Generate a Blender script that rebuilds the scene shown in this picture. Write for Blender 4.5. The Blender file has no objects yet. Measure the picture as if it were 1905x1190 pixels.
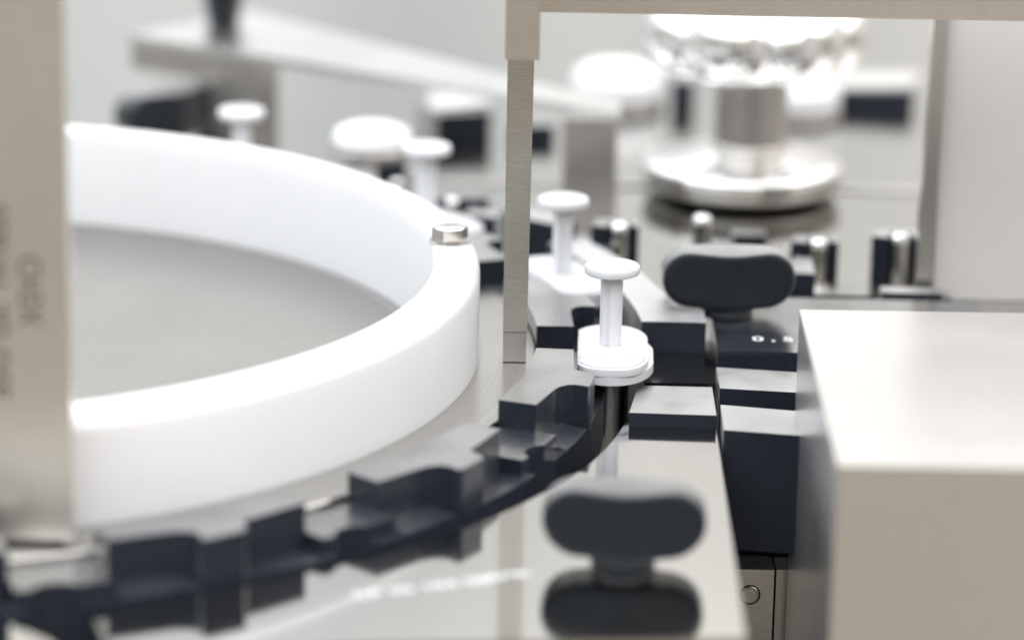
import bpy, bmesh, math, random
from math import pi, sin, cos, radians, hypot, atan2
from mathutils import Vector, Matrix
random.seed(7)
S = 0.001                       # the model is written in millimetres, the scene is in metres
sc = bpy.context.scene
COL = sc.collection

# ------------------------------------------------------------------ camera
cam_d = bpy.data.cameras.new("camera"); cam = bpy.data.objects.new("camera", cam_d); COL.objects.link(cam)
th, ro = radians(16.042), radians(1.0955)
f = Vector((0, cos(th), -sin(th))); r = Vector((1, 0, 0)); u = r.cross(f)
cx_ = r*cos(ro) + u*sin(ro); cy_ = -r*sin(ro) + u*cos(ro); cz_ = -f
M = Matrix((cx_, cy_, cz_)).transposed().to_4x4(); M.translation = Vector((0, 0, 146.7*S))
cam.matrix_world = M
cam_d.sensor_width = 36; cam_d.lens = 6188/1905*36
cam_d.clip_start = 0.01; cam_d.clip_end = 50
cam_d.dof.use_dof = True; cam_d.dof.focus_distance = 0.509; cam_d.dof.aperture_fstop = 9.4
cam_d.dof.aperture_blades = 0
sc.camera = cam

# ------------------------------------------------------------------ world: a bright white room
world = bpy.data.worlds.new("World"); sc.world = world; world.use_nodes = True
wn = world.node_tree; wn.nodes.clear()
def N(t, ty, **kw):
    n = t.nodes.new(ty)
    for k, v in kw.items(): setattr(n, k, v)
    return n
def ramp(t, stops, interp='LINEAR'):
    n = N(t, 'ShaderNodeValToRGB'); cr = n.color_ramp; cr.interpolation = interp
    while len(cr.elements) < len(stops): cr.elements.new(0.5)
    for e, (p, c) in zip(cr.elements, stops):
        e.position = p; e.color = (c[0], c[1], c[2], 1) if isinstance(c, tuple) else (c, c, c, 1)
    return n
def math_n(t, op, a=None, b=None):
    n = N(t, 'ShaderNodeMath', operation=op)
    for i, v in enumerate((a, b)):
        if v is None: continue
        if isinstance(v, (int, float)): n.inputs[i].default_value = v
        else: t.links.new(v, n.inputs[i])
    return n.outputs[0]
L = wn.links
tc = N(wn, 'ShaderNodeTexCoord'); sep = N(wn, 'ShaderNodeSeparateXYZ'); L.new(tc.outputs['Generated'], sep.inputs[0])
zz = math_n(wn, 'MULTIPLY_ADD', sep.outputs['Z'], 0.5); wn.nodes[-1].inputs[2].default_value = 0.5
# colour by height, seen towards the far side of the room
far = ramp(wn, [(0.0, (.10, .095, .085)), (0.44, (.22, .205, .18)), (0.52, (.34, .335, .32)), (0.575, (.405, .405, .395)), (0.63, (.395, .395, .388)), (0.67, (.455, .443, .425)), (0.72, (.66, .645, .62)), (0.82, (1.05, 1.06, 1.09)), (0.90, (1.1, 1.11, 1.13)), (1.0, (.5, .51, .53))])
near = ramp(wn, [(0.0, (.09, .082, .07)), (0.20, (.16, .145, .12)), (0.33, (.165, .148, .124)), (0.40, (.17, .154, .13)), (0.47, (.19, .172, .145)), (0.57, (.19, .18, .16)), (0.63, (.24, .23, .22)), (0.69, (.55, .55, .55)), (0.76, (1.38, 1.385, 1.40)), (0.90, (1.48, 1.49, 1.52)), (1.0, (.5, .51, .53))])
L.new(zz, far.inputs[0]); L.new(zz, near.inputs[0])
yr = N(wn, 'ShaderNodeMapRange'); yr.inputs[1].default_value = -0.25; yr.inputs[2].default_value = 0.45; yr.interpolation_type = 'SMOOTHSTEP'
L.new(sep.outputs['Y'], yr.inputs[0])
mx = N(wn, 'ShaderNodeMixRGB'); L.new(yr.outputs[0], mx.inputs[0]); L.new(near.outputs[0], mx.inputs[1]); L.new(far.outputs[0], mx.inputs[2])
# soft upright bands: wall panels, cupboards and door frames of the room
mp = N(wn, 'ShaderNodeMapping'); mp.inputs['Scale'].default_value = (9, 9, 0.8); L.new(tc.outputs['Generated'], mp.inputs[0])
nz = N(wn, 'ShaderNodeTexNoise'); nz.inputs['Scale'].default_value = 1.0; nz.inputs['Detail'].default_value = 2; L.new(mp.outputs[0], nz.inputs['Vector'])
nr = ramp(wn, [(0.35, (.80, .83, .84)), (0.5, (1.0, 1.0, 1.0)), (0.66, (1.13, 1.10, 1.08))]); L.new(nz.outputs[0], nr.inputs[0])
ml = N(wn, 'ShaderNodeMixRGB', blend_type='MULTIPLY'); ml.inputs[0].default_value = 1
L.new(mx.outputs[0], ml.inputs[1]); L.new(nr.outputs[0], ml.inputs[2])
xr = N(wn, 'ShaderNodeMapRange'); xr.inputs[1].default_value = -0.22; xr.inputs[2].default_value = 0.16; xr.interpolation_type = 'SMOOTHSTEP'
L.new(sep.outputs['X'], xr.inputs[0])
xm = N(wn, 'ShaderNodeMixRGB'); xm.inputs[1].default_value = (1.0, 1.03, 1.06, 1); xm.inputs[2].default_value = (1.0, .975, .955, 1); L.new(xr.outputs[0], xm.inputs[0])
ml2 = N(wn, 'ShaderNodeMixRGB', blend_type='MULTIPLY'); ml2.inputs[0].default_value = 1; L.new(ml.outputs[0], ml2.inputs[1]); L.new(xm.outputs[0], ml2.inputs[2]); ml = ml2
bg = N(wn, 'ShaderNodeBackground'); bg.inputs[1].default_value = 2.35
wo = N(wn, 'ShaderNodeOutputWorld'); L.new(ml.outputs[0], bg.inputs[0]); L.new(bg.outputs[0], wo.inputs[0])

# ------------------------------------------------------------------ lamps: overhead area lights added for highlights and soft shadows
def area(name, loc, target, sx, sy, power, col=(1, 1, 1)):
    d = bpy.data.lights.new(name, 'AREA'); d.shape = 'RECTANGLE'; d.size = sx; d.size_y = sy; d.energy = power; d.color = col
    o = bpy.data.objects.new(name, d); COL.objects.link(o); o.location = loc
    o.rotation_euler = (Vector(target)-Vector(loc)).to_track_quat('-Z', 'Y').to_euler(); return o
area("added_top_light", (-0.5, 0.9, 1.9), (0, .5, 0), 0.5, 1.0, 2.6, (1, .985, .96))
area("added_top_light", (0.9, 0.4, 1.9), (0, .5, 0), 0.35, 1.0, 1.3, (.97, .985, 1))

sc.view_settings.view_transform = 'Standard'; sc.view_settings.look = 'None'
sc.view_settings.exposure = 0; sc.view_settings.gamma = 1
sc.cycles.max_bounces = 8; sc.cycles.glossy_bounces = 5; sc.cycles.transmission_bounces = 8
sc.cycles.caustics_reflective = False; sc.cycles.caustics_refractive = False
sc.cycles.use_denoising = True

# ------------------------------------------------------------------ materials
def new_mat(name):
    m = bpy.data.materials.new(name); m.use_nodes = True; t = m.node_tree
    return m, t, t.nodes['Principled BSDF']
def noise(t, scale, detail=3, stretch=(1, 1, 1), rough=.55, rot=(0, 0, 0)):
    tcn = N(t, 'ShaderNodeTexCoord'); m = N(t, 'ShaderNodeMapping'); m.inputs['Scale'].default_value = stretch
    m.inputs['Rotation'].default_value = rot
    t.links.new(tcn.outputs['Object'], m.inputs[0])
    n = N(t, 'ShaderNodeTexNoise'); n.inputs['Scale'].default_value = scale*1000; n.inputs['Detail'].default_value = detail
    n.inputs['Roughness'].default_value = rough
    t.links.new(m.outputs[0], n.inputs['Vector']); return n.outputs[0]
def rng(t, v, a, b, lo=.3, hi=.7):
    n = N(t, 'ShaderNodeMapRange'); n.inputs[1].default_value = lo; n.inputs[2].default_value = hi
    n.inputs[3].default_value = a; n.inputs[4].default_value = b; t.links.new(v, n.inputs[0]); return n.outputs[0]
def turning(t, scale):
    tcn = N(t, 'ShaderNodeTexCoord'); l = N(t, 'ShaderNodeVectorMath', operation='LENGTH'); t.links.new(tcn.outputs['Object'], l.inputs[0])
    n = N(t, 'ShaderNodeTexNoise'); n.noise_dimensions = '1D'; n.inputs['Scale'].default_value = scale*1000; n.inputs['Detail'].default_value = 4
    t.links.new(l.outputs['Value'], n.inputs['W']); return n.outputs[0]
def bump(t, v, dist_mm, strength=1.0):
    b = N(t, 'ShaderNodeBump'); b.inputs['Strength'].default_value = strength; b.inputs['Distance'].default_value = dist_mm*S
    t.links.new(v, b.inputs['Height']); return b.outputs[0]
def metal(name, col, rough, brush=(1, 1, 1), bscale=2.0, bd=.004, var=.05, rvar=.06, rot=(0, 0, 0), colour2=None, turned=False):
    m, t, p = new_mat(name); p.inputs['Metallic'].default_value = 1
    n1 = turning(t, bscale) if turned else noise(t, bscale, 4, brush, rot=rot); n2 = noise(t, .035, 4)
    t.links.new(rng(t, n2, max(.02, rough-rvar), rough+rvar), p.inputs['Roughness'])
    c2 = colour2 or tuple(c*(1-var) for c in col)
    mxx = N(t, 'ShaderNodeMixRGB'); mxx.inputs[1].default_value = (*col, 1); mxx.inputs[2].default_value = (*c2, 1)
    t.links.new(rng(t, n1, 0, 1), mxx.inputs[0]); t.links.new(mxx.outputs[0], p.inputs['Base Color'])
    if bd: t.links.new(bump(t, n1, bd), p.inputs['Normal'])
    return m
def glossy_black(name, base=(.021, .026, .036), rough=.26, edge=1.9, f0=.012, dust=.35, power=4.0):
    # polished black plastic: almost black seen square on, strongly reflecting seen at a low angle; dust specks
    m, t, p = new_mat(name); lk = t.links
    d = N(t, 'ShaderNodeBsdfDiffuse'); g = N(t, 'ShaderNodeBsdfGlossy'); o = t.nodes['Material Output']
    sp = noise(t, 3.6, 2); spm = rng(t, sp, 0, dust, .67, .76)
    big = noise(t, .12, 3); bm_ = rng(t, big, 0, 1, .42, .7)
    dm = math_n(t, 'MULTIPLY', spm, bm_)
    mc = N(t, 'ShaderNodeMixRGB'); mc.inputs[1].default_value = (*base, 1); mc.inputs[2].default_value = (.42, .42, .42, 1)
    lk.new(dm, mc.inputs[0]); lk.new(mc.outputs[0], d.inputs[0])
    lw = N(t, 'ShaderNodeLayerWeight'); lw.inputs[0].default_value = .5
    pw = math_n(t, 'POWER', lw.outputs['Facing'], power); fr = math_n(t, 'MULTIPLY_ADD', pw, edge); t.nodes[-1].inputs[2].default_value = f0
    n2 = noise(t, .06, 4); lk.new(rng(t, n2, rough*.7, rough*1.4), g.inputs['Roughness']); g.inputs[0].default_value = (1, 1, .99, 1)
    fine = noise(t, 3.5, 2); b = bump(t, fine, .0012); lk.new(b, g.inputs['Normal'])
    fr = math_n(t, 'MINIMUM', fr, .55); ms = N(t, 'ShaderNodeMixShader'); lk.new(fr, ms.inputs[0]); lk.new(d.outputs[0], ms.inputs[1]); lk.new(g.outputs[0], ms.inputs[2])
    lk.new(ms.outputs[0], o.inputs[0]); return m
def plastic(name, col, rough, sss=0.0, bd=.004, bs=1.0, spec=.5):
    m, t, p = new_mat(name); p.inputs['Base Color'].default_value = (*col, 1); p.inputs['Specular IOR Level'].default_value = spec
    n = noise(t, bs, 4); t.links.new(rng(t, n, rough*.85, rough*1.15), p.inputs['Roughness'])
    mc = N(t, 'ShaderNodeMixRGB'); mc.inputs[1].default_value = (*col, 1); mc.inputs[2].default_value = (*[c*.965 for c in col], 1)
    t.links.new(rng(t, noise(t, .05, 3), 0, 1), mc.inputs[0]); t.links.new(mc.outputs[0], p.inputs['Base Color'])
    if sss:
        p.inputs['Subsurface Weight'].default_value = sss; p.inputs['Subsurface Radius'].default_value = (1, .95, .9); p.inputs['Subsurface Scale'].default_value = .003
    if bd: t.links.new(bump(t, n, bd), p.inputs['Normal'])
    return m
MAT = dict(
    white=plastic('white_polymer', (.93, .93, .935), .42, sss=.25, bd=.003),
    syringe=plastic('white_syringe_plastic', (.72, .73, .745), .38, sss=.2, bd=.0, spec=.3),
    black=glossy_black('polished_black_plastic'),
    black_side=glossy_black('black_hard_plastic_skirt', rough=.25, edge=.5, power=3),
    knob=glossy_black('black_knob_plastic', base=(.020, .024, .029), rough=.38, edge=.85, dust=.1, power=2.6),
    gloss=glossy_black('gloss_black_block', rough=.16, edge=1.8, dust=.3),
    rail=glossy_black('satin_black_rail', rough=.55, edge=2.3, dust=.25),
    block=glossy_black('satin_black_block', rough=.36, edge=2.15, dust=.3),
    deck=metal('deck_steel', (.545, .54, .52), .13, (1, .15, 1), .5, .0006, .04, .04),
    plate=metal('mirror_steel_plate', (.575, .578, .57), .085, (1, 1, 1), .2, .0003, .02, .015),
    hub=metal('turned_steel', (.565, .555, .535), .2, (1, 1, 1), 1.2, .0035, .12, .05, turned=True),
    floor=metal('dull_steel_floor', (.375, .365, .345), .34, (1, 1, 1), .4, .0008, .05, .05),
    bar=metal('milled_steel', (.60, .575, .53), .34, (.3, .3, 4.5), 1.2, .016, .26, .06, rot=(0, .35, 0)),
    beam=metal('beam_steel', (.68, .64, .58), .36, (1, 1, .08), 1.0, .001, .04, .04),
    post=metal('satin_steel', (.82, .78, .72), .36, (.08, .08, 1), 1.0, .001, .04, .04),
    box=metal('polished_box_steel', (.93, .925, .915), .3, (1, .2, 1), .3, .0004, .03, .03),
    chrome=metal('chrome', (.90, .90, .90), .07, (1, 1, 1), .3, .0, .02, .02),
    panel=plastic('grey_enamel', (.80, .775, .745), .5, bd=.001),
    armsteel=metal('arm_steel', (.80, .80, .79), .30, (1, .1, 1), .5, .001, .03, .04),
    rimreflect=metal('rim_dark_reflection', (.30, .285, .265), .22, (1, 1, 1), .5, .001, .1, .05),  # dark reflection on the foot's rim, put into the colour
    bolt=metal('bolt_steel', (.62, .59, .55), .16, (1, 1, 1), 1.0, .002, .1, .05),
    column=metal('column_steel', (.50, .475, .45), .36, (1, 1, .1), 1.5, .003, .06, .05),
    dark=plastic('trench_black', (.012, .015, .022), .5, spec=.25, bd=.0),
    rubber=plastic('black_rubber', (.012, .014, .02), .4, bd=.0),
    ink=plastic('engraved_grey', (.11, .09, .065), .6, bd=.0),
    edge=plastic('rubbed_edge', (.17, .17, .175), .3, bd=.0, spec=.8),
    mark=plastic('white_engraving', (.86, .86, .86), .5, bd=.0),
    red=plastic('red_print', (.18, .03, .03), .5, bd=.0),
    beige=plastic('brass_screw', (.55, .42, .28), .35, bd=.0),
)
def glass_mat():
    m, t, p = new_mat('clear_barrel'); lk = t.links; o = t.nodes['Material Output']
    tr = N(t, 'ShaderNodeBsdfTransparent'); tr.inputs[0].default_value = (.92, .94, .93, 1); g = N(t, 'ShaderNodeBsdfGlossy'); g.inputs['Roughness'].default_value = .04
    fr = N(t, 'ShaderNodeFresnel'); fr.inputs[0].default_value = 1.5
    a = math_n(t, 'ADD', fr.outputs[0], .06)
    ms = N(t, 'ShaderNodeMixShader'); lk.new(a, ms.inputs[0]); lk.new(tr.outputs[0], ms.inputs[1]); lk.new(g.outputs[0], ms.inputs[2]); lk.new(ms.outputs[0], o.inputs[0]); return m
MAT['glass'] = glass_mat()

# ------------------------------------------------------------------ builders
def finish(bm, name, mat, parent=None, loc=(0, 0, 0), rot=(0, 0, 0), smooth=None, bevel=0, segs=2):
    if bevel:
        es = [e for e in bm.edges if len(e.link_faces) == 2 and e.calc_face_angle(0) > radians(28)]
        worn = mat in ('black', 'block', 'gloss', 'rail')      # rubbed pale edges on the black parts
        if worn: bevel, segs = min(bevel, .13), 1
        bmesh.ops.bevel(bm, geom=es, offset=bevel, segments=segs, profile=.5, affect='EDGES', clamp_overlap=True, material=1 if worn else -1)
    bmesh.ops.recalc_face_normals(bm, faces=bm.faces)
    bmesh.ops.scale(bm, vec=(S, S, S), verts=bm.verts)
    me = bpy.data.meshes.new(name); bm.to_mesh(me); bm.free()
    me.materials.append(MAT[mat])
    if mat in ('black', 'block', 'gloss', 'rail'): me.materials.append(MAT['edge'])
    if smooth is not None: 
        for p in me.polygons: p.use_smooth = True
        me.set_sharp_from_angle(angle=radians(smooth))
    o = bpy.data.objects.new(name, me); COL.objects.link(o)
    o.location = Vector(loc)*S; o.rotation_euler = rot
    if parent: o.parent = parent
    return o
def thing(name, label, cat, loc=(0, 0, 0), rotz=0, group=None):
    o = bpy.data.objects.new(name, None); o.empty_display_size = .005; COL.objects.link(o)
    o.location = Vector(loc)*S; o.rotation_euler = (0, 0, rotz); o['label'] = label; o['category'] = cat
    if group: o['group'] = group
    return o
def tag(o, label, cat, group=None):
    o['label'] = label; o['category'] = cat
    if group: o['group'] = group
    return o
def struct(o): o['kind'] = 'structure'; return o
def prism_bm(pts, z0, z1, bm=None):
    bm = bm or bmesh.new()
    lo = [bm.verts.new((x, y, z0)) for x, y in pts]; hi = [bm.verts.new((x, y, z1)) for x, y in pts]
    n = len(pts); bm.faces.new(hi); bm.faces.new(lo[::-1])
    for i in range(n): bm.faces.new((lo[i], lo[(i+1) % n], hi[(i+1) % n], hi[i]))
    return bm
def box_bm(x0, x1, y0, y1, z0, z1, bm=None): return prism_bm([(x0, y0), (x1, y0), (x1, y1), (x0, y1)], z0, z1, bm)
def lathe_bm(prof, n=64, closed=False, bm=None, c=(0, 0)):
    bm = bm or bmesh.new(); rings = []
    for (rr, z) in prof:
        if rr < 1e-6: rings.append([bm.verts.new((c[0], c[1], z))])
        else: rings.append([bm.verts.new((c[0]+rr*cos(2*pi*k/n), c[1]+rr*sin(2*pi*k/n), z)) for k in range(n)])
    pairs = list(zip(rings, rings[1:])) + ([(rings[-1], rings[0])] if closed else [])
    for a, b in pairs:
        for k in range(n):
            k2 = (k+1) % n
            if len(a) == 1 and len(b) == 1: continue
            if len(a) == 1: bm.faces.new((a[0], b[k], b[k2]))
            elif len(b) == 1: bm.faces.new((a[k], b[0], a[k2]))
            else: bm.faces.new((a[k], b[k], b[k2], a[k2]))
    return bm
def arc(cx, cy, rr, a0, a1, n): return [(cx+rr*cos(radians(a0+(a1-a0)*k/n)), cy+rr*sin(radians(a0+(a1-a0)*k/n))) for k in range(n+1)]
def rrect(hx, hy, rad, n=6):
    p = []
    for (sx, sy, a) in ((1, 1, 0), (-1, 1, 90), (-1, -1, 180), (1, -1, 270)):
        p += arc(sx*(hx-rad), sy*(hy-rad), rad, a, a+90, n)
    return p
def text(name, body, size, mat, parent, loc, rot, depth=.03, sx=1, bold=0.0, align='CENTER'):
    cu = bpy.data.curves.new(name, 'FONT'); cu.body = body; cu.size = size; cu.extrude = depth; cu.align_x = align; cu.align_y = 'CENTER'; cu.offset = bold
    o = bpy.data.objects.new(name, cu); COL.objects.link(o)
    dg = bpy.context.evaluated_depsgraph_get(); me = bpy.data.meshes.new_from_object(o.evaluated_get(dg))
    bpy.data.objects.remove(o); me.name = name
    for v in me.vertices: v.co = Vector((v.co.x*sx, v.co.y, v.co.z))*S
    me.materials.clear(); me.materials.append(MAT[mat])
    o = bpy.data.objects.new(name, me); COL.objects.link(o); o.location = Vector(loc)*S; o.rotation_euler = rot; o.parent = parent
    return o
def copy_tree(o, parent=None):
    c = o.copy(); COL.objects.link(c); c.parent = parent
    for ch in o.children: copy_tree(ch, c)
    return c

CX, CY = -98.34, 501.59        # axis of the wheel
RT = 119.3                     # edge of the round opening in the deck
ZD = -5.2                      # deck level
SYR = -1.2                     # bearing of the first syringe
PITCH = 22.5

# ------------------------------------------------------------------ setting: deck, opening, dark tray
a0 = -3.4
pts = arc(CX, CY, RT, a0, 215, 150) + [(-500, 430), (-500, 900), (500, 900), (500, 504.5), (32.2, 504.5), (32.2, 494.6)]
struct(finish(prism_bm(pts, ZD-3, ZD), 'rear_deck', 'deck'))
struct(finish(box_bm(-500, 500, 380, 900, -82, -80), 'dark_tray', 'dark'))
struct(finish(box_bm(-500, 500, 1400, 1405, -42, 10), 'far_wall', 'panel'))
ZP = -6.8                      # the front plate lies a little lower than the rear deck
fl = thing('front_cover_plate', 'mirror polished steel plate with concave edge around the wheel and white engraved characters', 'plate', (0, 400, ZP-3))
hole = [(-9, 117.9), (-20.8, 118.0), (-29, 117.3), (-37, 116.9), (-48.5, 115.8), (-55.7, 114.8), (-61.7, 114.35), (-66.7, 114.3)]
def hole_r(a):
    for (a1, r1), (a2, r2) in zip(hole, hole[1:]):
        if a2 <= a <= a1: return r1+(r2-r1)*(a-a1)/(a2-a1)
    return 117.9
pts = [(CX+hole_r(-66.7+57.7*k/70)*cos(radians(-66.7+57.7*k/70)), CY+hole_r(-66.7+57.7*k/70)*sin(radians(-66.7+57.7*k/70))) for k in range(71)]
pts += [(19.9, 491.5), (31.2, 491.5), (30.2, 391.3), (17.4, 389.9), (-20, 386.5), (-46, 378), (-49.9, 386.4)]
finish(prism_bm([(x, y-400) for x, y in pts], 0, 3), 'plate', 'plate', fl, bevel=.1, segs=1)
text('engraving', 'GP 05 104 08', 3.1, 'mark', fl, (-11.2, 7.0, 3.005), (0, 0, radians(22)), .008, 1.1)
text('engraving', 'AMK', 2.8, 'mark', fl, (0.2, 12.1, 3.005), (0, 0, radians(22)), .01, 1.1, bold=.03)
tag(finish(prism_bm([(-90, 370), (-50, 375), (-56.9, 386), (-62.3, 391.2), (-90, 392)], ZP-3, ZP), 'corner_plate', 'plate', bevel=.1, segs=1),
    'small steel plate in the lower left corner beyond the black gap', 'plate')

# ------------------------------------------------------------------ star wheel
wheel = thing('star_wheel', 'large black toothed transport wheel with grey steel disc carrying the white ring', 'star wheel', (CX, CY, -18))
def P(rr, a): return (rr*cos(radians(a)), rr*sin(radians(a)))
Z0 = 18   # wheel-local height of the tooth tops
# steel disc with slightly lower centre
prof = [(84.2, Z0-8), (84.2, Z0-5.25), (86.3, Z0-5.2), (86.45, Z0-3.3), (102.05, Z0-3.28), (102.25, Z0-3.5), (102.25, Z0-8)]
finish(lathe_bm(prof, 256, closed=True), 'rim_disc', 'hub', wheel, smooth=30)
finish(lathe_bm([(0, Z0-5.3), (84.15, Z0-5.3), (84.15, Z0-8), (0, Z0-8)], 200), 'centre_disc', 'floor', wheel, smooth=30)
# teeth: two levels with the recess for the syringe flange
tooth_o = [P(102.4, -19.4), P(108.3, -19.5), P(108.7, -14.9), P(109.15, -14.2), P(109.9, -13.65), P(110.8, -13.4), P(111.9, -13.45), P(113.1, -13.6), P(113.3, -13.2),
           P(112.9, -10.45), P(112.4, -10.15), P(109.4, -9.45), P(108.2, -3.85)] + [P(102.4, -3.8-(15.6*k/8)) for k in range(8)]
tb = prism_bm(tooth_o, -7.3, 0)
t0 = finish(tb, 'tooth', 'black', wheel, (0, 0, Z0), bevel=.16, segs=2)
for k in range(1, 16):
    c = t0.copy(); COL.objects.link(c); c.parent = wheel; c.rotation_euler = (0, 0, radians(PITCH*k))
# the step in each gap, with the barrel notch
step_o = [P(102.5, -3.78)] + [P(102.5, a) for a in (-1, 1)] + [P(102.5, 3.08), P(111.6, 3.0)]
ncx, ncy = P(113.8, SYR)
na = [(ncx+3.7*cos(radians(a)), ncy+3.7*sin(radians(a))) for a in range(125, 236, 11)]
step_o += na + [P(111.6, -3.7)]
s0 = finish(prism_bm(step_o, -7.25, -4.2), 'pocket_step', 'black', wheel, (0, 0, Z0), bevel=.12, segs=1)
for k in range(1, 16):
    c = s0.copy(); COL.objects.link(c); c.parent = wheel; c.rotation_euler = (0, 0, radians(PITCH*k))
# sloping ledge below the outer face of every tooth
def wedge(a0_, a1_, r0, r1, zi, zo, zb, n=6):
    bm = bmesh.new(); rows = []
    for k in range(n+1):
        a = a0_+(a1_-a0_)*k/n
        rows.append([bm.verts.new((*P(rr, a), z)) for rr, z in ((r0, zi), (r1, zo), (r1, zb), (r0, zb))])
    for p_, q_ in zip(rows, rows[1:]):
        for i in range(4): bm.faces.new((p_[i], p_[(i+1) % 4], q_[(i+1) % 4], q_[i]))
    bm.faces.new(rows[0]); bm.faces.new(rows[-1][::-1]); return bm
l0 = finish(wedge(-19.3, -13.9, 108.0, 113.05, -5.7, -6.45, -6.9), 'tooth_ledge', 'black', wheel, (0, 0, Z0), bevel=.1, segs=1)
for k in range(1, 16):
    c = l0.copy(); COL.objects.link(c); c.parent = wheel; c.rotation_euler = (0, 0, radians(PITCH*k))
# lower rim with notches, below the teeth
out = []
for k in range(16):
    b = SYR+PITCH*k; nx, ny = P(113.8, b)
    dh = math.degrees(math.asin(3.75/113.3))
    for j in range(9): out.append(P(113.15, b-PITCH+dh+(PITCH-2*dh)*j/8))
    out += [(nx+3.75*cos(radians(b+a)), ny+3.75*sin(radians(b+a))) for a in range(-98, -263, -15)]
finish(prism_bm(out, -14.5, -6.55), 'lower_rim', 'black_side', wheel, (0, 0, Z0), bevel=.1, segs=1)
finish(lathe_bm([(0, 0), (109, 0), (109, 3.5), (0, 3.5)], 128), 'base_drum', 'dark', wheel)

# white ring
ri, rO, h = 85.95, 93.2, 15.2
def rounded(r0, r1, z0, z1, ro_, ri_):
    p = [(r0, z0)]
    p += [(r0+ri_-ri_*cos(t*pi/2/5), z1-ri_+ri_*sin(t*pi/2/5)) for t in range(6)]
    p += [(r1-ro_+ro_*sin(t*pi/2/7), z1-ro_+ro_*cos(t*pi/2/7)) for t in range(8)]
    return p + [(r1, z0)]
ring = finish(lathe_bm(rounded(ri, rO, -1.8, h, 2.3, .7), 360, closed=True), 'guide_ring', 'white', None, (CX, CY, -3.3), smooth=60)
tag(ring, 'large thick white plastic ring standing on the grey disc of the wheel', 'ring')
def hex_bolt(loc, label, rz=0, s=1.0):
    t = thing('hex_bolt', label, 'bolt', loc, rz)
    finish(lathe_bm([(0, 0), (3.35*s, 0), (3.4*s, .12), (3.35*s, .42), (0, .42)], 48), 'washer', 'chrome', t, smooth=30)
    bm = bmesh.new(); bm = prism_bm([(2.95*s*cos(radians(60*k)), 2.95*s*sin(radians(60*k))) for k in range(6)], .42, 2.35)
    b = finish(bm, 'hex_head', 'bolt', t, bevel=.13, segs=2)
    finish(lathe_bm([(0, 2.55), (2.1*s, 2.52), (2.5*s, 2.35)], 36), 'head_face', 'chrome', t, smooth=30)
    return t
hex_bolt((-10.2, 513.4, 11.9), 'small shiny hexagon bolt with washer on top of the white ring', radians(12), 1.0)

# ------------------------------------------------------------------ syringes
def make_syringe(label):
    t = thing('syringe', label, 'syringe', (0, 0, 0), 0, 'white syringes waiting in the pockets of the wheel')
    finish(lathe_bm([(0, 10.95), (3.9, 10.95), (4.2, 11.1), (4.3, 11.4), (4.3, 12.15), (4.12, 12.42), (3.8, 12.55), (0, 12.55)], 64), 'thumb_rest', 'syringe', t, smooth=40)
    # ribbed rod: a cross of four fins
    w, g = .72, 1.58; cr = []
    for a in range(4):
        ca, sa = cos(a*pi/2+.35), sin(a*pi/2+.35)
        for (x, y) in ((g, -w), (g, w), (w, w)): cr.append((x*ca-y*sa, x*sa+y*ca))
    finish(prism_bm(cr, -8, 11), 'plunger_rod', 'syringe', t, bevel=.1, segs=1)
    # finger flange: two stacked oval plates with flats, long axis along the wheel's rim (local y)
    def oval(a, b, n=72, px=2.3, py=2.3, flat=1e9):
        o = []
        for k in range(n):
            c, s_ = cos(2*pi*k/n), sin(2*pi*k/n)
            x = a*abs(c)**(2/px)*(1 if c > 0 else -1); y = b*abs(s_)**(2/py)*(1 if s_ > 0 else -1)
            o.append((max(-flat, min(flat, x)), y))
        return o
    up = [(max(x, -5.0), y) for x, y in oval(6.15, 12.3, 72, 2.6, 3.2, 5.9)]
    finish(prism_bm(up, -2.1, -1.0), 'flange_cover', 'syringe', t, smooth=50, bevel=.22, segs=2)
    finish(prism_bm([(max(x*.93, -4.6), y*.955) for x, y in oval(6.1, 12.2, 72, 2.6, 3.2, 5.7)], -1.02, -.72), 'flange_lip', 'syringe', t, smooth=50, bevel=.1, segs=1)
    finish(prism_bm([(-4.5, -7.4), (5.3, -7.0), (5.4, 5.8), (-4.5, 6.2)], -.73, -.5), 'centre_pad', 'syringe', t, bevel=.1, segs=1)
    low = [(max(x, -5.05), y-.3) for x, y in oval(7.0, 12.0, 72, 2.1, 2.3, 6.75)]
    finish(prism_bm(low, -3.55, -2.12), 'finger_flange', 'syringe', t, smooth=50, bevel=.3, segs=2)
    finish(lathe_bm([(0, -3.5), (4.1, -3.5), (4.15, -3.7), (4.15, -5.2), (3.9, -5.5), (0, -5.5)], 48), 'collar', 'syringe', t, smooth=40)
    finish(lathe_bm([(2.5, -5.5), (3.1, -5.5), (3.1, -30), (2.5, -30)], 48, closed=True), 'barrel', 'glass', t, smooth=40)
    finish(lathe_bm([(0, -5.6), (2.35, -5.6), (2.45, -6.0), (2.35, -6.3), (0, -6.3)], 40), 'stopper', 'rubber', t, smooth=40)
    finish(lathe_bm([(0, -6.4), (1.7, -6.4), (1.7, -29), (0, -29)], 40), 'inner_rod', 'syringe', t, smooth=40)
    return t
def at_wheel(rr, a): return (CX+rr*cos(radians(a)), CY+rr*sin(radians(a)))
labs = ['sharp white syringe with disc plunger in the pocket nearest the front plate',
        'white syringe just right of the upright steel bar, second from the front',
        'blurred white syringe between the hex bolt and the steel bar, third from the front',
        'most blurred white syringe behind the far rim of the white ring']
syr = make_syringe(labs[0])
for k, (lb, a, rr) in enumerate(zip(labs, (-1.2, 20.6, 43.0, 65.4), (113.8, 113.9, 112.9, 113.6))):
    o = syr if k == 0 else copy_tree(syr)
    x, y = at_wheel(rr, a); o.location = Vector((x, y, 0))*S; o.rotation_euler = (0, 0, radians(a)); o['label'] = lb

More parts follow.
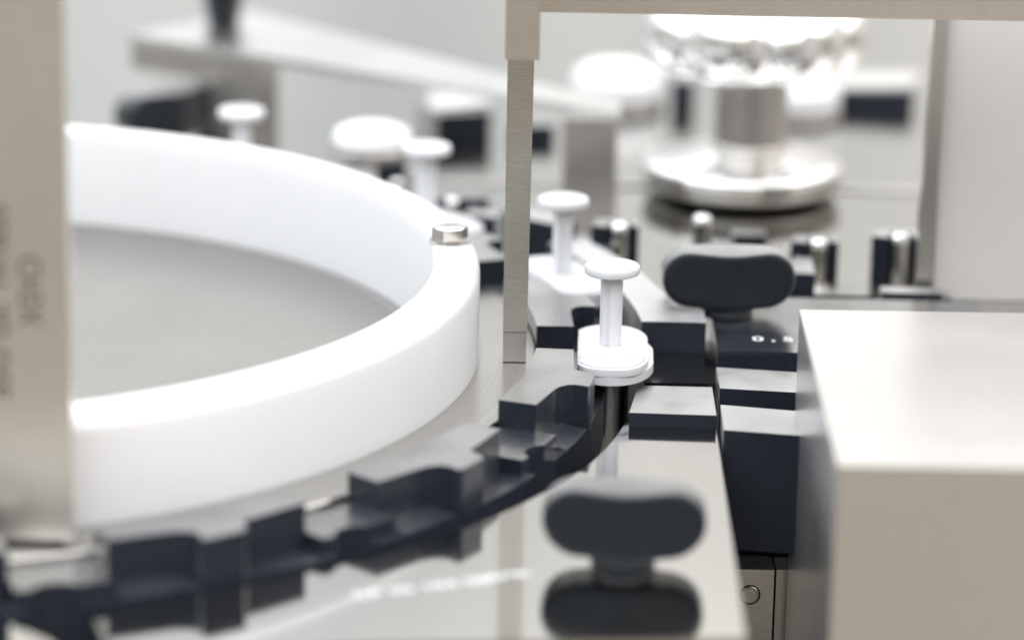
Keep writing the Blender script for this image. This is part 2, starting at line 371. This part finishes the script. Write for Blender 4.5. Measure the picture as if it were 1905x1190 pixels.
# ------------------------------------------------------------------ outer guide rail and blocks on the deck
rail = arc(CX, CY, 119.4, 4.4, 29, 24) + arc(CX, CY, 126, 28, 11.5, 20) + [(25.6, 520.3), (31.0, 518.2), (31.0, 510.6), (24.3, 510.9)]
tag(finish(prism_bm(rail, ZD+.05, 0), 'guide_rail', 'rail', bevel=.25, segs=2), 'curved black guide rail along the outer side of the wheel behind the syringe', 'guide rail')
b1 = finish(prism_bm([(17.9, 477.2), (31.0, 476.6), (31.1, 491.0), (19.7, 491.2)], ZP+.02, -4.65), 'rest_block', 'block', bevel=.15, segs=2)
tag(b1, 'flat black block with bright top lying on the edge of the mirror plate', 'block')
t = thing('scale_block', 'black block engraved 0,5 under the rear wing knob', 'block', (32.6, 503.6, -5.2))
finish(prism_bm([(0, 0), (45, -.8), (45, 32), (7, 32), (0, 24)], -2.5, 2.7), 'block_body', 'gloss', t, bevel=.35, segs=1)
text('engraving', '0 , 5', 3.3, 'mark', t, (9.2, 7.0, 2.71), (0, 0, 0), .02, 1.15, bold=.04)
tag(finish(prism_bm([(32.2, 489.0), (60, 485.6), (60, 496), (32.2, 500.2)], -60, -4.2), 'spacer_block', 'block', bevel=.3, segs=1), 'middle black block between the engraved block and the tall block', 'block')
tag(finish(prism_bm([(31.6, 468.2), (43.9, 466.0), (43.9, 478.0), (31.8, 480.6)], -22.7, -4.2), 'tall_block', 'block', bevel=.3, segs=2), 'tall black block with deep front face beside the mirror plate edge', 'block')
# lower bracket with socket screw
t = thing('bracket', 'small chamfered steel bracket with round screw under the tall black block', 'bracket', (34, 479, -75))
finish(prism_bm([(-4, 0), (6.9, 0), (6.9, 5.0), (5.9, 6.2), (-4, 6.2)], 0, 45), 'bracket_body', 'bar', t, bevel=.3, segs=1)
finish(lathe_bm([(0, .05), (1.62, .05), (1.62, -.2), (0, -.2)], 40), 'screw_recess', 'rubber', t, (3.3, 0, 40.9), (pi/2, 0, 0))
sb = finish(lathe_bm([(0, .22), (1.0, .22), (1.1, .12), (1.2, .12), (1.3, .28), (1.42, .1), (1.42, 0)], 40), 'screw', 'bar', t, (3.3, 0, 40.9), (pi/2, 0, 0), smooth=30)

tag(finish(box_bm(41.3, 60, 479.7, 485.2, -75, -30.2), 'lower_frame', 'column', bevel=.3), 'grey steel frame bar right of the chamfered bracket, partly behind the big box', 'frame')
# ------------------------------------------------------------------ wing knobs
def wing_knob(label, loc, rz=0, s=1.0):
    t = thing('wing_knob', label, 'knob', loc, rz, 'black wing knobs')
    # the wing: a rounded two-lobed outline with a flat front and back that bulge around the hub
    n = 96
    def outline(k):
        a = 2*pi*k/n; ca, sa = cos(a), sin(a)
        q = abs(math.atan2(abs(sa), abs(ca)))/(pi/2)          # 0 at the tip, 1 in the middle
        if q < .62: t2 = q/.62*pi/2; x, z = 6.3+4.6*cos(t2), 4.7*sin(t2)**.9
        else: x, z = 6.3*(1-(q-.62)/.38), 4.7
        x *= 1 if ca > 0 else -1; z *= 1 if sa > 0 else -1
        if sa > 0: z -= .2*math.exp(-(x/5.0)**2)
        else: z += .35*(abs(x)/10.9)**2
        return x, z
    def depth(x): return 2.9+1.7*math.exp(-(x/5.2)**2)
    bm = bmesh.new(); rows = []
    for sgn in (-1, 1):
        sc_ = [0.0, .25, .5, .72, .88, .95, .985, 1.0]; dy = [0, 0, 0, 0, 0, -.12, -.4, -.95]
        if sgn > 0: sc_, dy = sc_[::-1], dy[::-1]
        for q, d_ in zip(sc_, dy):
            if q == 0:
                rows.append([bm.verts.new((0, sgn*depth(0)*s, 6.45*s))]); continue
            rows.append([bm.verts.new((outline(k)[0]*q*s, sgn*(depth(outline(k)[0]*q)+d_)*s, (6.45+outline(k)[1]*q)*s)) for k in range(n)])
    for a_, b_ in zip(rows, rows[1:]):
        for k in range(n):
            k2 = (k+1) % n
            if len(a_) == 1: bm.faces.new((a_[0], b_[k], b_[k2]))
            elif len(b_) == 1: bm.faces.new((a_[k], b_[0], a_[k2]))
            else: bm.faces.new((a_[k], b_[k], b_[k2], a_[k2]))
    finish(bm, 'wing', 'knob', t, smooth=50)
    finish(lathe_bm([(0, 0), (4.1*s, 0), (4.35*s, .2), (4.35*s, 1.1), (4.1*s, 1.4), (4.35*s, 2.4), (4.6*s, 4.4*s), (0, 4.6*s)], 48), 'hub', 'knob', t, smooth=40)
    return t
wing_knob('front black wing knob mirrored in the steel plate', (15.4, 417.4, ZP), radians(-2))
wing_knob('rear black wing knob standing on the engraved block', (35.1, 524.5, -2.5), radians(3))
wing_knob('blurred black wing knob behind the far left rim of the white ring', (-70, 650, ZD), radians(48), 1.06)

# ------------------------------------------------------------------ upright bar, beam, left post, right panel
t = thing('upright_bar', 'thin upright milled steel bar standing between ring and syringes', 'bar', (.4, 497.5, -3.3))
bm = bmesh.new()
def taper(bm, w0, w1, y0, y1, z0, z1, ox0=0, ox1=0):
    v = [bm.verts.new((ox0+sx*w0/2, y, z0)) for sx, y in ((-1, y0), (1, y0), (1, y1), (-1, y1))] + [bm.verts.new((ox1+sx*w1/2, y, z1)) for sx, y in ((-1, y0), (1, y0), (1, y1), (-1, y1))]
    bm.faces.new(v[3::-1]); bm.faces.new(v[4:])
    for i in range(4): bm.faces.new((v[i], v[(i+1) % 4], v[4+(i+1) % 4], v[4+i]))
    return bm
finish(taper(bm, 3.75, 4.15, 0, 4, 5.0, 62, .1, .25), 'shaft', 'bar', t, bevel=.13, segs=1)
finish(taper(bmesh.new(), 3.6, 3.7, .05, 4, .15, 4.88, .08, .1), 'foot', 'column', t, bevel=.12, segs=1)
finish(box_bm(-2.2, 2.9, -19, 6, 52, 66), 'head_block', 'beam', t, bevel=.3)
t = thing('cross_beam', 'beige steel beam crossing along the upper right edge', 'beam', (60, 490, 53))
finish(box_bm(-57, 55, 0, 12, .65, 14), 'beam_body', 'beam', t, bevel=.4)
t = thing('machine_post', 'broad brushed steel post at the left edge with engraved characters', 'post', (-63, 410.6, -3.3))
finish(box_bm(-6.2, 6.1, 0, 2.4, .75, 112), 'post_body', 'post', t, bevel=.3)
finish(box_bm(-6.0, 4.6, .5, 2.2, 0, .72), 'shadow_gap_strip', 'rubber', t)  # black strip standing in for the shadow gap under the post
text('engraving', 'CH3X', 4.1, 'ink', t, (1.0, -.03, 34.6), (pi/2, pi/2, 0), .03, .86, bold=.05)
text('engraving', 'SERIAL 2D DSE', 4.2, 'ink', t, (-3.4, -.03, 33.0), (pi/2, pi/2, 0), .03, .95, bold=.05)
t = thing('guard_panel', 'wide pale grey guard panel at the right edge with steel edge strip', 'panel', (90, 545, -6))
finish(box_bm(-18.6, 40, .6, 14, .9, 75), 'panel_body', 'panel', t, bevel=1.2, segs=4)
bm = taper(bmesh.new(), 2.6, 2.2, -1.0, 3, .9, 70, -20.3, -19.6)
finish(bm, 'edge_strip', 'column', t, bevel=.2)

# big polished box at the right front
tag(finish(prism_bm([(42.0, 404.0), (110, 403.8), (110, 478.0), (42.8, 477.0)], -60, 12), 'steel_box', 'box', bevel=3.4, segs=8, smooth=40), 'big blurred polished steel box filling the lower right corner', 'box')

# ------------------------------------------------------------------ far arm on two legs
t = thing('clamp_arm', 'long tapering pale steel arm reaching across the background', 'arm', (15, 606, ZD))
A = lambda x, y: (x-15, y-606)
finish(prism_bm([A(-78.8, 665.8), A(19.3, 601.0), A(19.6, 609.6), A(-57.2, 694)], 17.7, 19.2), 'arm_plate', 'armsteel', t, bevel=.4)
finish(prism_bm([A(-78.6, 666.2), A(-58.5, 653.2), A(-50, 662), A(-62, 688)], 12.2, 17.7), 'arm_end', 'column', t, bevel=.3)
finish(prism_bm([A(8.9, 601.6), A(18.7, 601.2), A(19.2, 609), A(8.9, 609)], 0, 17.7), 'leg', 'column', t, bevel=.4)
finish(prism_bm([A(-64.5, 657), A(-51.8, 650), A(-48, 656), A(-61, 664)], 0, 17.7), 'leg', 'column', t, bevel=.4)
t = thing('arm_knob', 'black tapered knob cut by the top edge, standing on the pale arm', 'knob', (-60.8, 677, 14))
finish(lathe_bm([(0, 0), (3.2, 0), (3.5, 1.5), (4.3, 7), (4.7, 12), (4.4, 13.5), (0, 14)], 40), 'grip', 'knob', t, smooth=40)

# chrome hand wheel on its column
t = thing('hand_wheel', 'large chrome lobed hand wheel on column with round chrome foot', 'hand wheel', (43.4, 620, ZD))
finish(lathe_bm([(0, .6), (15.5, .6), (17.8, 1.2), (18.7, 2.6), (18.9, 4.4), (18.9, 4.75), (0, 4.75)], 96), 'rim_reflection_band', 'rimreflect', t, smooth=50)  # darker band that paints the dark reflection around the foot's rim
finish(lathe_bm([(0, 4.8), (19.2, 4.8), (19.35, 5.3), (19.2, 6.0), (18.4, 6.6), (16.5, 7.0), (9, 9.1), (0, 9.1)], 96), 'foot', 'chrome', t, smooth=50)
finish(lathe_bm([(0, 0), (10.9, 0), (11, .3), (11, .58), (0, .58)], 64), 'base_ring', 'column', t, smooth=40)
finish(lathe_bm([(7.6, 9.0), (7.4, 9.8), (6.9, 10.2), (6.9, 25), (0, 25)], 64), 'column', 'column', t, (1.4, 0, 0), smooth=40)
bm = bmesh.new(); nn = 168; prof = [(0, 24.2), (.5, 24.2), (.80, 24.3), (.88, 24.9), (.93, 26.0), (.975, 28.0), (1.0, 30.2), (1.0, 32.0), (.985, 34.0), (.95, 35.8), (.90, 36.9), (.82, 37.7), (.70, 38.0), (.35, 37.8), (.0, 37.8)]
rings = []
for q, z in prof:
    rg = []
    for k in range(nn):
        a = 2*pi*k/nn; lob = 19.2+2.9*abs(cos(3.5*a+.35))**.7; zz_ = z - (1.3*q*(1-abs(cos(3.5*a+.35))) if z > 33 else 0)
        rr = lob*q if q > .01 else .01
        rg.append(bm.verts.new((rr*cos(a), rr*sin(a), zz_)))
    rings.append(rg)
for a_, b_ in zip(rings, rings[1:]):
    for k in range(nn): bm.faces.new((a_[k], a_[(k+1) % nn], b_[(k+1) % nn], b_[k]))
finish(bm, 'lobed_grip', 'chrome', t, (1.2, 0, 0), smooth=70)

# white caps in the far background
def cap(label, loc, rr, hh, ped=0):
    t = thing('round_cap', label, 'cap', loc, 0, 'white round caps far behind')
    finish(lathe_bm([(0, 0), (rr*1.02, 0), (rr*1.04, 1.2), (rr*.9, 2.3), (0, 2.3)], 48), 'base_ring', 'column', t, smooth=40)
    if ped: finish(lathe_bm([(0, -ped), (rr*.8, -ped), (rr*.8, -.02), (0, -.02)], 40), 'pedestal', 'panel', t, smooth=40)
    finish(lathe_bm([(rr, 2.3), (rr, hh*.55), (rr*.93, hh*.8), (rr*.7, hh*.96), (rr*.35, hh*1.04), (0, hh*1.05)], 56), 'dome', 'white', t, smooth=60)
cap('blurred white round cap beyond the ring, left of the steel bar', (-27.2, 619, ZD+6.5), 7.6, 5.5, 6.5)
cap('blurred white round cap between the arm and the chrome hand wheel', (21.5, 696, ZD), 9.6, 9)
cap('blurred white round cap right of the chrome column', (59, 690, ZD), 9.5, 8.5)

# far black holders and pins
def holder(label, loc, sx, sy, sz, rz=0, plate=False, pin=None):
    t = thing('black_holder', label, 'holder', loc, rz, 'black holders in the background')
    u_ = [(-sx/2, -sy/2), (-sx*.12, -sy/2), (-sx*.12, -sy*.1), (sx*.12, -sy*.1), (sx*.12, -sy/2), (sx/2, -sy/2), (sx/2, sy/2), (-sx/2, sy/2)] if pin else [(-sx/2, -sy/2), (sx*.38, -sy/2), (sx/2, -sy*.3), (sx/2, sy/2), (-sx/2, sy/2)]
    finish(prism_bm(u_, 0, sz), 'holder_body', 'block', t, bevel=.25, segs=1)
    if plate:
        o = finish(prism_bm([(-sx*.5, -3), (sx*.45, -4), (sx*.6, 5), (-sx*.3, 7)], 0, .8), 'cover_plate', 'armsteel', t, (0, 0, sz+.3), (radians(5), radians(-4), 0), bevel=.2)
    return t
holder('wide black block to the right of the chrome column, beside the edge strip', (76, 700, ZD), 18.5, 8, 4.2, radians(-3), plate=True)
holder('small black block peeping out left of the chrome column', (35.6, 697, ZD), 5, 6, 6)
holder('dark holder under a pale tilted plate left of the steel bar', (-12, 664, ZD), 13, 12, 6.0, radians(20), plate=True)
holder('small black holder behind the third syringe, above the ring', (-23.6, 616, ZD), 6, 6, 5.5)
holder('low black holder just above the hex bolt', (-11.3, 600, ZD), 13, 6, 3.4)
holder('dark block hanging in the shade below the right end of the arm', (3.5, 662, ZD), 9, 5, 3.5)
def pin(label, loc, rr=1.65, h_=7.2, clip=True, side=-1):
    t = thing('guide_pin', label, 'pin', loc, 0, 'chrome guide pins with black clips')
    finish(lathe_bm([(0, 0), (rr, 0), (rr, h_-.9), (rr*.85, h_-.3), (rr*.4, h_), (0, h_)], 36), 'pin_cap', 'chrome', t, smooth=50)
    finish(lathe_bm([(0, 0), (rr*1.01, 0), (rr*1.01, h_-1.6), (0, h_-1.6)], 36), 'pin_shaft', 'bolt', t, smooth=50)
    if clip:
        finish(prism_bm([(side*5.0, -.6), (side*1.9, -1.2), (side*1.9, 1.9), (2.1*-side, 1.9), (2.1*-side, -.4), (3.4*-side, -.6), (3.4*-side, 4.2), (side*3.8, 4.2)][::(1 if side > 0 else -1)], 0, h_-.6), 'clip', 'block', t, bevel=.2, segs=1)
    return t
pin('chrome pin with black clip below the leg of the arm', (18.6, 567, ZD))
pin('chrome pin half hidden behind the rear wing knob', (33.4, 572, ZD), h_=7.6, clip=False)
pin('chrome pin right of the rear wing knob', (53.2, 561, ZD), h_=6.5)
pin('rightmost chrome pin beside the steel edge strip', (67.2, 560, ZD), h_=8.0)
pin('small brass coloured pin in the holder behind the third syringe', (-22.3, 611, ZD), 1.3, 3.6, clip=False)
pin('small pale pin in front of the low holder above the hex bolt', (-11.5, 595.5, ZD), 1.3, 3.9, clip=False)
# raised rear rest right of the rail, with a notch
tag(finish(prism_bm([(44, 542), (74, 541), (74, 549), (66, 549.5), (44, 549)], ZD+.03, -3.6), 'rest_strip', 'deck', bevel=.2), 'thin raised steel strip below the rightmost pins', 'strip')
tag(finish(prism_bm([(62, 537.6), (72, 537.4), (72, 541.4), (62, 541.6)], ZD+.03, -1.9), 'stop_block', 'block', bevel=.3), 'small black stop at the foot of the guard panel strip', 'stop')
tag(finish(prism_bm([(39, 573), (45, 573), (45, 577), (39, 577)], ZD+.03, -1.6), 'rear_stop', 'block', bevel=.3), 'black block just above the rear wing knob', 'stop')
tag(finish(box_bm(-120, 140, 622.0, 623.4, ZD+.03, ZD+.5), 'deck_seam', 'panel'), 'thin pale seam strip running across the rear deck', 'strip')
tag(finish(prism_bm([(46.5, 546), (51.4, 545.6), (51.4, 556), (49, 557), (46.5, 551)], ZD+.03, -1.0), 'side_stop', 'block', bevel=.3), 'black angled block at the right end of the rear wing knob', 'stop')
tag(finish(prism_bm([(13.5, 563), (16.5, 560), (17.5, 566), (12, 574), (8, 572)], ZD+.03, -2.2), 'rear_guide', 'block', bevel=.3), 'small black guide left of the chrome pin under the arm leg', 'guide')
tag(finish(prism_bm([(-2, 588), (7, 584), (8.5, 586), (-1, 592)], ZD+.03, -1.5), 'pale_guide', 'armsteel', bevel=.3), 'small pale slanting guide behind the second syringe', 'guide')
tag(finish(prism_bm([(0, 575), (8, 569), (11, 572), (9, 578), (2, 582)], ZD+.03, .6), 'rear_clamp', 'block', bevel=.3), 'dark clamp block behind the second syringe, right of the steel bar', 'clamp')
tag(finish(prism_bm([(-9, 586), (-3.4, 583), (-2.4, 587), (-8, 590)], ZD+.03, -1.8), 'low_clamp', 'block', bevel=.3), 'low dark clamp block just left of the steel bar', 'clamp')
